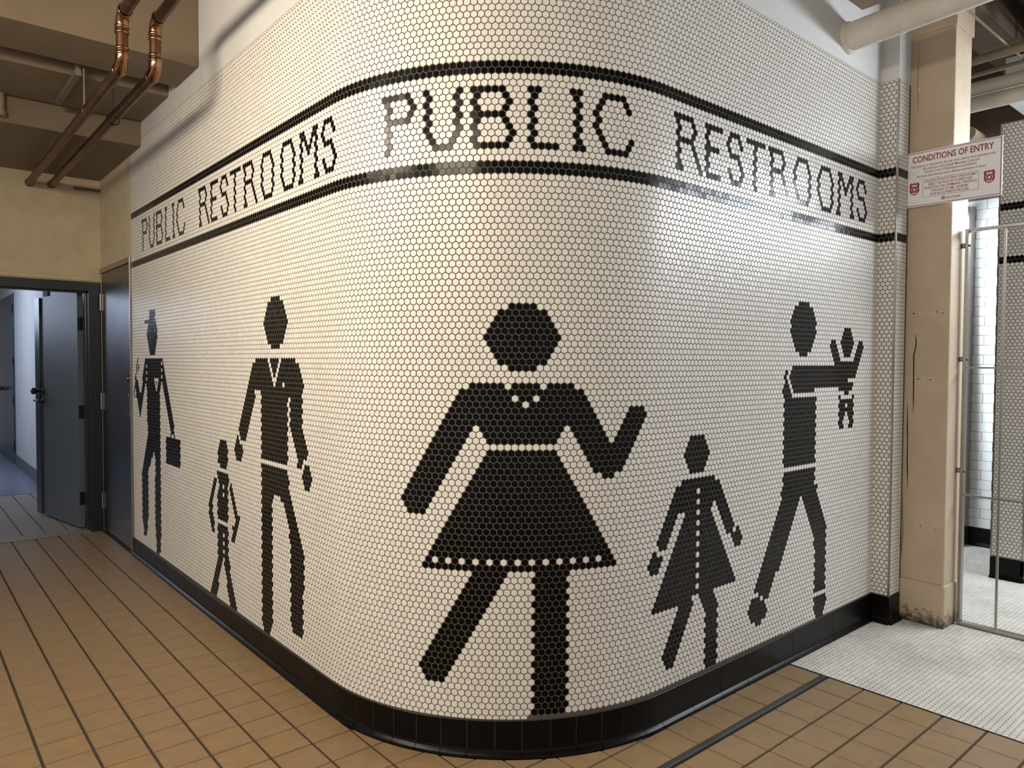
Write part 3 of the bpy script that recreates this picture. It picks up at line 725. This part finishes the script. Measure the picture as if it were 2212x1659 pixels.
dsc = [(.412+.02*math.cos(t), .903+.031*math.sin(t)) for t in np.linspace(0, 2*math.pi, 20)[:-1]]
dd = MB().prism(dsc, 0, .0008, sfr).build('city_emblem', 'sign_red', sg)
MB().prism([(.396, .895), (.412, .905), (.43, .888), (.424, .884), (.41, .897)], 0, .0011, sfr).build('emblem_wave', 'sign_white', dd)
MB().prism([(.398, .915), (.412, .922), (.43, .906), (.424, .903), (.411, .915)], 0, .0011, sfr).build('emblem_wave', 'sign_white', dd)
text('c', .345, .357, .507, .045, .004)

# ------------------------------------------------------------------ gate
GX = 3.22
gt = empty('steel_gate', (GX, -.9, 0)); tag(gt, 'brushed steel gate of thin square bars beside the column', 'gate')
Yg0, Yg1 = -.3585, -1.48
MB().box((GX-.012, Yg0-.009, .004), (GX+.028, Yg0+.009, 2.246), .002).build('gate_post', 'steel', gt)
MB().box((GX-.012, Yg1-.009, .004), (GX+.028, Yg1+.009, 2.246), .002).build('gate_post', 'steel', gt)
MB().box((GX-.012, Yg1, 2.230), (GX+.028, Yg0-.009, 2.246), .002).build('rail', 'steel', gt)
MB().box((GX-.012, Yg1, .004), (GX+.028, Yg0-.009, .022), .002).build('rail', 'steel', gt)
for z in (1.467, .745):
    MB().box((GX-.004, Yg1, z-.005), (GX+.006, Yg0-.009, z+.005)).build('rail', 'steel', gt)
for i in range(1, 7):
    y = Yg0-.183*i
    if y > Yg1+.05: MB().box((GX-.006, y-.0055, .022), (GX+.006, y+.0055, 2.23)).build('bar', 'steel', gt)
for z in (2.155, 1.515, .882):
    b = MB().lathe((GX+.006, Yg0+.009, z), (0, 1, 0), [(0, .012), (.001, .0145), (.0205, .0145), (.0215, .009)], 14).build('standoff', 'steel', gt)
    MB().lathe((GX-.004, Yg0-.013, z-.003), (-1, 0, 0), [(0, .006), (.008, .006), (.011, .003)], 10).build('bolt', 'black_metal', gt)

# ------------------------------------------------------------------ white pipe over the right wall
wpipe = empty('insulated_pipe', (2.484, 0, 3.212)); tag(wpipe, 'thick white insulated pipe coming out of the white wall at the upper right', 'pipe')
pd = np.array([-.06, -1.0, .02]); pd /= np.linalg.norm(pd); po = np.array([2.487, .0, 3.21])
MB().tube([po+pd*t for t in (-.04, .2, 1.0, 2.0, 3.2)], .073, 32).build('pipe_body', 'pipe_white', wpipe)
for t in (.055, .16, .285):
    c_ = po+pd*t; MB().tube([c_-pd*.003, c_-pd*.001, c_+pd*.001, c_+pd*.003], [.0728, .0745, .0745, .0728], 32, caps=False).build('wrap_seam', 'pipe_white', wpipe)
MB().tube([po+pd*.0, po+pd*.004, po+pd*.022, po+pd*.026], [.083, .083, .080, .074], 32).build('end_collar', 'pipe_white', wpipe)

# ------------------------------------------------------------------ ceilings and beams
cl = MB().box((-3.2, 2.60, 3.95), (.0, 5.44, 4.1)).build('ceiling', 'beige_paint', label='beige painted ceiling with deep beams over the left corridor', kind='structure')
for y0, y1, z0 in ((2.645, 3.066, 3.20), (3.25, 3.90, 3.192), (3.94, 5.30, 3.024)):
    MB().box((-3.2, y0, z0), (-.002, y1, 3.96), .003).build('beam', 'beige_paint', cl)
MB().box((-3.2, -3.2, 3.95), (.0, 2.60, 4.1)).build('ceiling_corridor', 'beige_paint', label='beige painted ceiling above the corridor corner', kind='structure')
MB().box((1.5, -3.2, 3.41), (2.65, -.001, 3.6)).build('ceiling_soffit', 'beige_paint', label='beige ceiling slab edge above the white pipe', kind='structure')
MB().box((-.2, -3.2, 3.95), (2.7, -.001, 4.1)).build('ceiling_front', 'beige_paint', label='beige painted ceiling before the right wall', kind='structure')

# back wall with the doorway
YB = 5.30
bw = MB()
bw.box((-3.2, YB, 2.152), (0.0, YB+.14, 3.96)); bw.box((-3.2, YB, 0), (-1.06, YB+.14, 2.152)); bw.box((-.012, YB, 0), (.0, YB+.14, 2.152))
bw.build('wall_back', 'beige_wall', label='cream painted plaster wall above the open doorway', kind='structure')
MB().box((-3.2, YB-.012, 2.16), (-.002, YB+.01, 2.195), .004).build('trim_1', 'beige_wall', label='thin cream moulding above the dark door frame', kind='structure')
# wall above and behind the steel door
MB().box((0, YL, 2.268), (.14, YB, 4.25)).build('wall_left', 'beige_wall', label='cream painted wall above the steel door', kind='structure')
# dark frame of the doorway
df = empty('door_1', (-.5, YB, 0)); tag(df, 'open grey door hung in a dark teal steel frame, left', kind='structure')
MB().box((-.100, YB-.02, 0), (-.012, YB+.15, 2.15), .003).build('jamb', 'teal_paint', df)
MB().box((-1.06, YB-.02, 0), (-.97, YB+.15, 2.15), .003).build('jamb', 'teal_paint', df)
MB().box((-.97, YB-.02, 2.072), (-.100, YB+.15, 2.15), .003).build('head', 'teal_paint', df)
MB().box((-.112, YB+.03, 0), (-.100, YB+.10, 2.072)).build('stop', 'teal_paint', df)
MB().box((-.97, YB+.03, 2.06), (-.100, YB+.10, 2.072)).build('stop', 'teal_paint', df)
hx, hy = -.112, 5.46; ex, ey = -.265, 6.32
d_ = np.array([ex-hx, ey-hy, 0]); Ld = np.linalg.norm(d_); d_ /= Ld; nn = np.array([-d_[1], d_[0], 0])
mid = np.array([(hx+ex)/2, (hy+ey)/2, 0])+nn*.0225
leaf = MB().obox(mid+np.array([0, 0, 1.045]), d_*Ld/2, nn*-.0225, (0, 0, 1.027)).build('door_leaf', 'door_grey', df, label='open grey door leaf')
ast = np.array([ex, ey, 0])+nn*.05+d_*.05
MB().obox(ast+np.array([0, 0, 1.045]), d_*.06, nn*-.012, (0, 0, 1.02)).build('edge_strip', 'door_blue', leaf)
for z in (1.80, 1.03, .27):
    MB().obox(np.array([hx, hy, z])+nn*.02-d_*.002, nn*.022, d_*-.003, (0, 0, .058)).build('hinge', 'black_metal', df)
kb = np.array([ex, ey, 1.19])+nn*.062
MB().obox(kb+np.array([0, 0, .02]), d_*.02, nn*-.004, (0, 0, .09)).build('lock_plate', 'black_metal', leaf)
MB().lathe(kb, nn, [(0, .012), (.03, .012), (.035, .026), (.05, .032), (.065, .028), (.072, .01)], 16).build('knob', 'black_metal', leaf)
lv = np.array([ex, ey, 1.10])-d_*.06+nn*.045
l1 = MB().lathe(lv, nn, [(0, .024), (.012, .024), (.014, .012), (.05, .012)], 14)
l1.tube([lv+nn*.045, lv+nn*.048+d_*.04, lv+nn*.046+d_*.12], .010, 10).build('lever_handle', 'black_metal', leaf)
MB().lathe(lv+np.array([0, 0, .09]), nn, [(0, .022), (.014, .02), (.016, .01)], 14).build('deadbolt', 'black_metal', leaf)
MB().box((-.97, YB-.02, -.002), (-.10, YB+.14, .010), .003).build('threshold', 'galv', df)
# room behind the doorway
gf = MB().box((-3.2, 5.44, -.12), (.05, 7.77, -.004)).build('floor_back', 'floor_grout', label='greyish square tile floor just behind the doorway', kind='structure')
gm = tile_mesh('floor_tile', TP-.007, TP-.004, 'quarry_grey')
for i in range(-8, 1):
    for j in range(14):
        x, y = -.177+TP*i-TP/2+.10, 5.53+TP*j
        if x > .0: continue
        o = bpy.data.objects.new('floor_tile', gm); o.location = (x, y, 0); link(o); setpar(o, gf)
MB().box((-3.2, 7.77, -.12), (.05, 13.5, 0)).build('floor_blue', 'blue_floor', label='smooth blue-grey floor of the back room', kind='structure')
MB().box((-.06, 5.44, 0), (.08, 10.52, 3.0)).build('wall_right_back', 'back_wall', label='glossy white side wall of the back room', kind='structure')
MB().box((-.075, 7.8, 0), (-.058, 10.5, .15), .003).build('baseboard_back', 'grey_base', label='grey baseboard of the back room', kind='structure')
MB().box((-.085, 7.50, 0), (-.055, 7.80, 2.3)).build('trim_2', 'door_blue', label='dark blue edge trim on the back room wall', kind='structure')
MB().box((-.06, 10.52, 2.42), (.08, 13.5, 3.0)).build('wall_over_doors', 'back_wall', label='white wall over the dark blue double doors', kind='structure')
MB().box((-3.2, 13.5, 0), (.08, 13.6, 3.0)).build('wall_far', 'back_wall', label='far white wall of the back room', kind='structure')
MB().box((-3.2, 5.44, 3.0), (.08, 13.6, 3.1)).build('ceiling_back', 'back_wall', label='white ceiling of the back room', kind='structure')
MB().box((-3.3, 5.44, 0), (-3.2, 13.6, 3.1)).build('wall_left_back', 'back_wall', label='left white wall of the back room', kind='structure')
dd2 = empty('door_3', (-.06, 11.5, 0)); tag(dd2, 'dark blue double doors in the back room', kind='structure')
for y0, y1 in ((10.55, 11.50), (11.51, 12.46)):
    lf = MB().box((-.075, y0, .01), (-.02, y1, 2.40), .003).build('door_leaf', 'door_blue', dd2)
    hy_ = y0+.03 if y0 < 11 else y1-.03
    for z in (2.2, 1.45, .9, .25):
        MB().box((-.082, hy_-.04, z-.06), (-.07, hy_+.01, z+.06)).build('hinge', 'black_metal', lf)
    MB().lathe((-.075, 11.42 if y0 < 11 else 11.59, 1.05), (-1, 0, 0), [(0, .03), (.03, .012), (.05, .03), (.07, .025)], 12).build('knob', 'black_metal', lf)
MB().box((-.07, 10.50, 0), (-.0, 10.55, 2.42)).build('jamb', 'door_blue', dd2)

# steel door in the left wall
sd = empty('door_2', (0, 4.77, 0)); tag(sd, 'narrow brushed steel door in a steel frame next to the mosaic wall', kind='structure')
MB().box((-.014, 4.262, 2.225), (.05, 5.285, 2.268), .002).build('frame_head', 'steel_frame', sd)
MB().box((-.016, YL+.002, .0), (.05, 4.275, 2.268), .002).build('frame_jamb', 'steel', sd)
MB().box((-.008, 5.255, .0), (.05, 5.298, 2.268), .002).build('frame_jamb', 'steel_frame', sd)
sl = MB().box((-.006, 4.285, .025), (.03, 5.25, 2.222), .002).build('door_leaf', 'steel_dark', sd)
MB().box((.03, 4.27, 0), (.05, 5.26, 2.23)).build('back_panel', 'black_metal', sd)
for z in (1.98, 1.13, .27):
    h = MB(); h.lathe((-.016, 5.245, z-.07), (0, 0, 1), [(0, .009), (.14, .009)], 10)
    h.box((-.010, 5.205, z-.07), (-.004, 5.285, z+.07)).build('hinge', 'steel', sl)
MB().box((-.010, 4.318, 1.05), (-.004, 4.365, 1.22), .001).build('pull_plate', 'steel', sl)
MB().box((-.0115, 4.328, 1.065), (-.0095, 4.355, 1.205)).build('pull_recess', 'black_metal', sl)
MB().lathe((-.006, 4.36, 1.345), (-1, 0, 0), [(0, .026), (.010, .026), (.014, .018)], 18).build('lock', 'copper_shiny', sl)

# ------------------------------------------------------------------ copper pipes
def copper(x, yb, zl, zu, lab):
    g = empty('copper_pipe', (x, yb, zl)); tag(g, lab, 'pipe', 'copper pipes under the ceiling beams')
    r = .0275; er = .0305; rb = .062
    e1 = arc((x, yb+rb, zl+rb), (0, 0, -1), (0, -1, 0), rb, 0, math.pi/2, 10)      # from run to riser
    MB().tube([(x, YB, zl), (x, 4.2, zl), (x, yb+rb+.02, zl)], r, 20).build('lower_run', 'copper', g)
    MB().tube(e1, er, 20).build('elbow', 'copper_shiny', g)
    MB().tube([(x, yb, zl+rb), (x, yb, zu-rb)], r, 20).build('riser', 'copper', g)
    e2 = arc((x, yb-rb, zu-rb), (0, 1, 0), (0, 0, 1), rb, 0, math.pi/2, 10)
    MB().tube(e2, er, 20).build('elbow', 'copper_shiny', g)
    MB().tube([(x, yb-rb-.02, zu), (x, .4, zu), (x, -2.6, zu)], r, 20).build('upper_run', 'copper', g)
    for p, a in (((x, yb+rb+.005, zl), (0, 1, 0)), ((x, yb, zl+rb-.003), (0, 0, 1)), ((x, yb, zl+rb+.022), (0, 0, 1)), ((x, yb, zu-rb-.022), (0, 0, 1)), ((x, yb, zu-rb+.003), (0, 0, 1)), ((x, yb-rb-.005, zu), (0, -1, 0))):
        MB().lathe(p, a, [(-.007, .0305), (-.005, .0335), (.005, .0335), (.007, .0305)], 20).build('ring', 'copper_shiny', g)
    for y in (3.0, 5.26):
        MB().lathe((x, y, zl), (0, 1, 0), [(-.02, r), (-.018, .031), (.018, .031), (.02, r)], 20).build('coupling', 'copper', g)
    return g
copper(-.514, 2.163, 2.925, 3.17, 'left-hand copper pipe with a step of two bends under the beams')
cp2 = copper(-.359, 2.178, 2.935, 3.185, 'right-hand copper pipe with a step of two bends, nearer the mosaic wall')
# hangers
hg = MB(); hg.tube([(-.505, 3.12, 3.20), (-.505, 3.12, 2.955)], .005, 8); hg.lathe((-.505, 3.12, 2.97), (0, 0, 1), [(0, .010), (.02, .010)], 8)
tag(hg.build('hanger_rod', 'galv'), 'thin hanger rod with a nut above the left copper pipe', 'rod')
h2 = MB(); h2.tube([(-.352, 3.12, 3.20), (-.352, 3.12, 2.99)], .004, 8)
h2.tube([(-.352+.034*math.sin(t), 3.12, 2.94+.036*math.cos(t)) for t in np.linspace(0, 2*math.pi, 22)[:-1]], .0035, 8, closed=True)
h2.tube([(-.352, 3.12, 3.0), (-.352, 3.12, 2.972)], .008, 8)
h2.build('ring_hanger', 'black_metal', cp2, label='thin rod with a dark ring clip')
st = MB().obox((-.535, 3.45, 3.172), (.014, 0, 0), (0, .33, 0), (0, 0, .018)); st.obox((-.535, 3.15, 3.22), (.010, 0, 0), (0, .012, 0), (0, 0, .06))
tag(st.build('strut_channel', 'galv'), 'painted metal strut channel fixed under the ceiling beams', 'bracket')
cd = MB().tube([(-.20, YB-.025, 2.928), (-.08, YB-.025, 2.932), (-.005, YB-.025, 2.934)], .012, 12)
tag(cd.build('short_conduit', 'steel_dark'), 'short dark metal conduit in the upper corner of the cream wall', 'conduit')
lp = MB().tube([(-.835, 3.90, 3.20), (-.835, 3.90, 3.06)], .022, 12); lp.lathe((-.835, 3.90, 3.05), (0, 0, 1), [(0, .028), (.035, .028)], 12)
tag(lp.build('stub_pipe', 'pipe_beige'), 'short beige painted pipe stub at the left edge under the beams', 'pipe')

# ------------------------------------------------------------------ restroom ceiling and pipes (right, behind the column)
MB().box((2.72, -3.2, 3.85), (6.6, 1.6, 3.95)).build('ceiling_restroom', 'ceiling_brown', label='dark brown restroom ceiling crowded with pipes', kind='structure')
for y0, y1, z0 in ((-.30, -.06, 3.60), (-.72, -.52, 3.62)):
    tag(MB().box((3.33, y0, z0), (6.3, y1, 3.86), .006).build('roof_joist', 'ceiling_brown'), 'painted brown joist under the restroom ceiling, ' + ('nearer the column' if y0 > -.4 else 'farther from the column'), 'beam')
def rpipe(name, pts, r, m, lab, cat='pipe', n=16):
    o = MB().tube(pts, r, n).build(name, m); return tag(o, lab, cat)
rpipe('wrapped_pipe', [(4.05, .6, 3.283), (4.0, -.2, 3.276), (3.98, -2.0, 3.262)], .044, 'pipe_white', 'upper of two white wrapped pipes behind the column')
rpipe('wrapped_pipe', [(4.05, .6, 3.18), (4.0, -.2, 3.178), (3.98, -2.0, 3.166)], .048, 'pipe_white', 'lower of two white wrapped pipes behind the column')
rpipe('brown_pipe', [(4.0, .6, 3.44), (3.95, -.2, 3.445), (3.9, -2, 3.455)], .028, 'pipe_beige', 'thickest brown painted pipe above the white wrapped pipes')
rpipe('brown_pipe', [(4.15, .6, 3.405), (4.1, -.2, 3.405), (4.05, -2, 3.41)], .016, 'pipe_beige', 'thin brown painted pipe just below the thickest brown pipe')
rpipe('brown_pipe', [(4.2, .6, 3.365), (4.2, -.2, 3.365), (4.2, -.34, 3.37), (4.2, -.40, 3.43), (4.2, -.41, 3.8)], .014, 'pipe_beige', 'thin brown pipe that bends upwards above the white wrapped pipes')
rpipe('brown_pipe', [(4.1, .6, 3.33), (4.05, -.2, 3.325), (4.0, -2, 3.32)], .013, 'pipe_beige', 'lowest thin brown pipe, resting close to the upper white wrapped pipe')
rpipe('conduit_run', [(3.0, -.335, 3.46), (4.3, -.335, 3.47)], .008, 'pipe_beige', 'thin painted conduit running from the top of the column under the joist', 'conduit')
rpipe('conduit_run', [(3.3, -.50, 3.60), (5.6, -.50, 3.60)], .012, 'pipe_beige', 'painted conduit running along the second joist at the upper right edge', 'conduit')
rpipe('drain_pipe', [(4.25, -.02, 3.07), (4.75, -.02, 3.06), (6.2, -.02, 3.05)], .045, 'pipe_beige', 'beige drain pipe with dark joint running back below the wrapped pipes')
tag(MB().box((4.35, -1.2, 3.26), (5.34, -.20, 3.55), .004).build('ceiling_duct', 'white_paint'), 'pale boxed duct above the restroom partition at the right edge', 'duct')
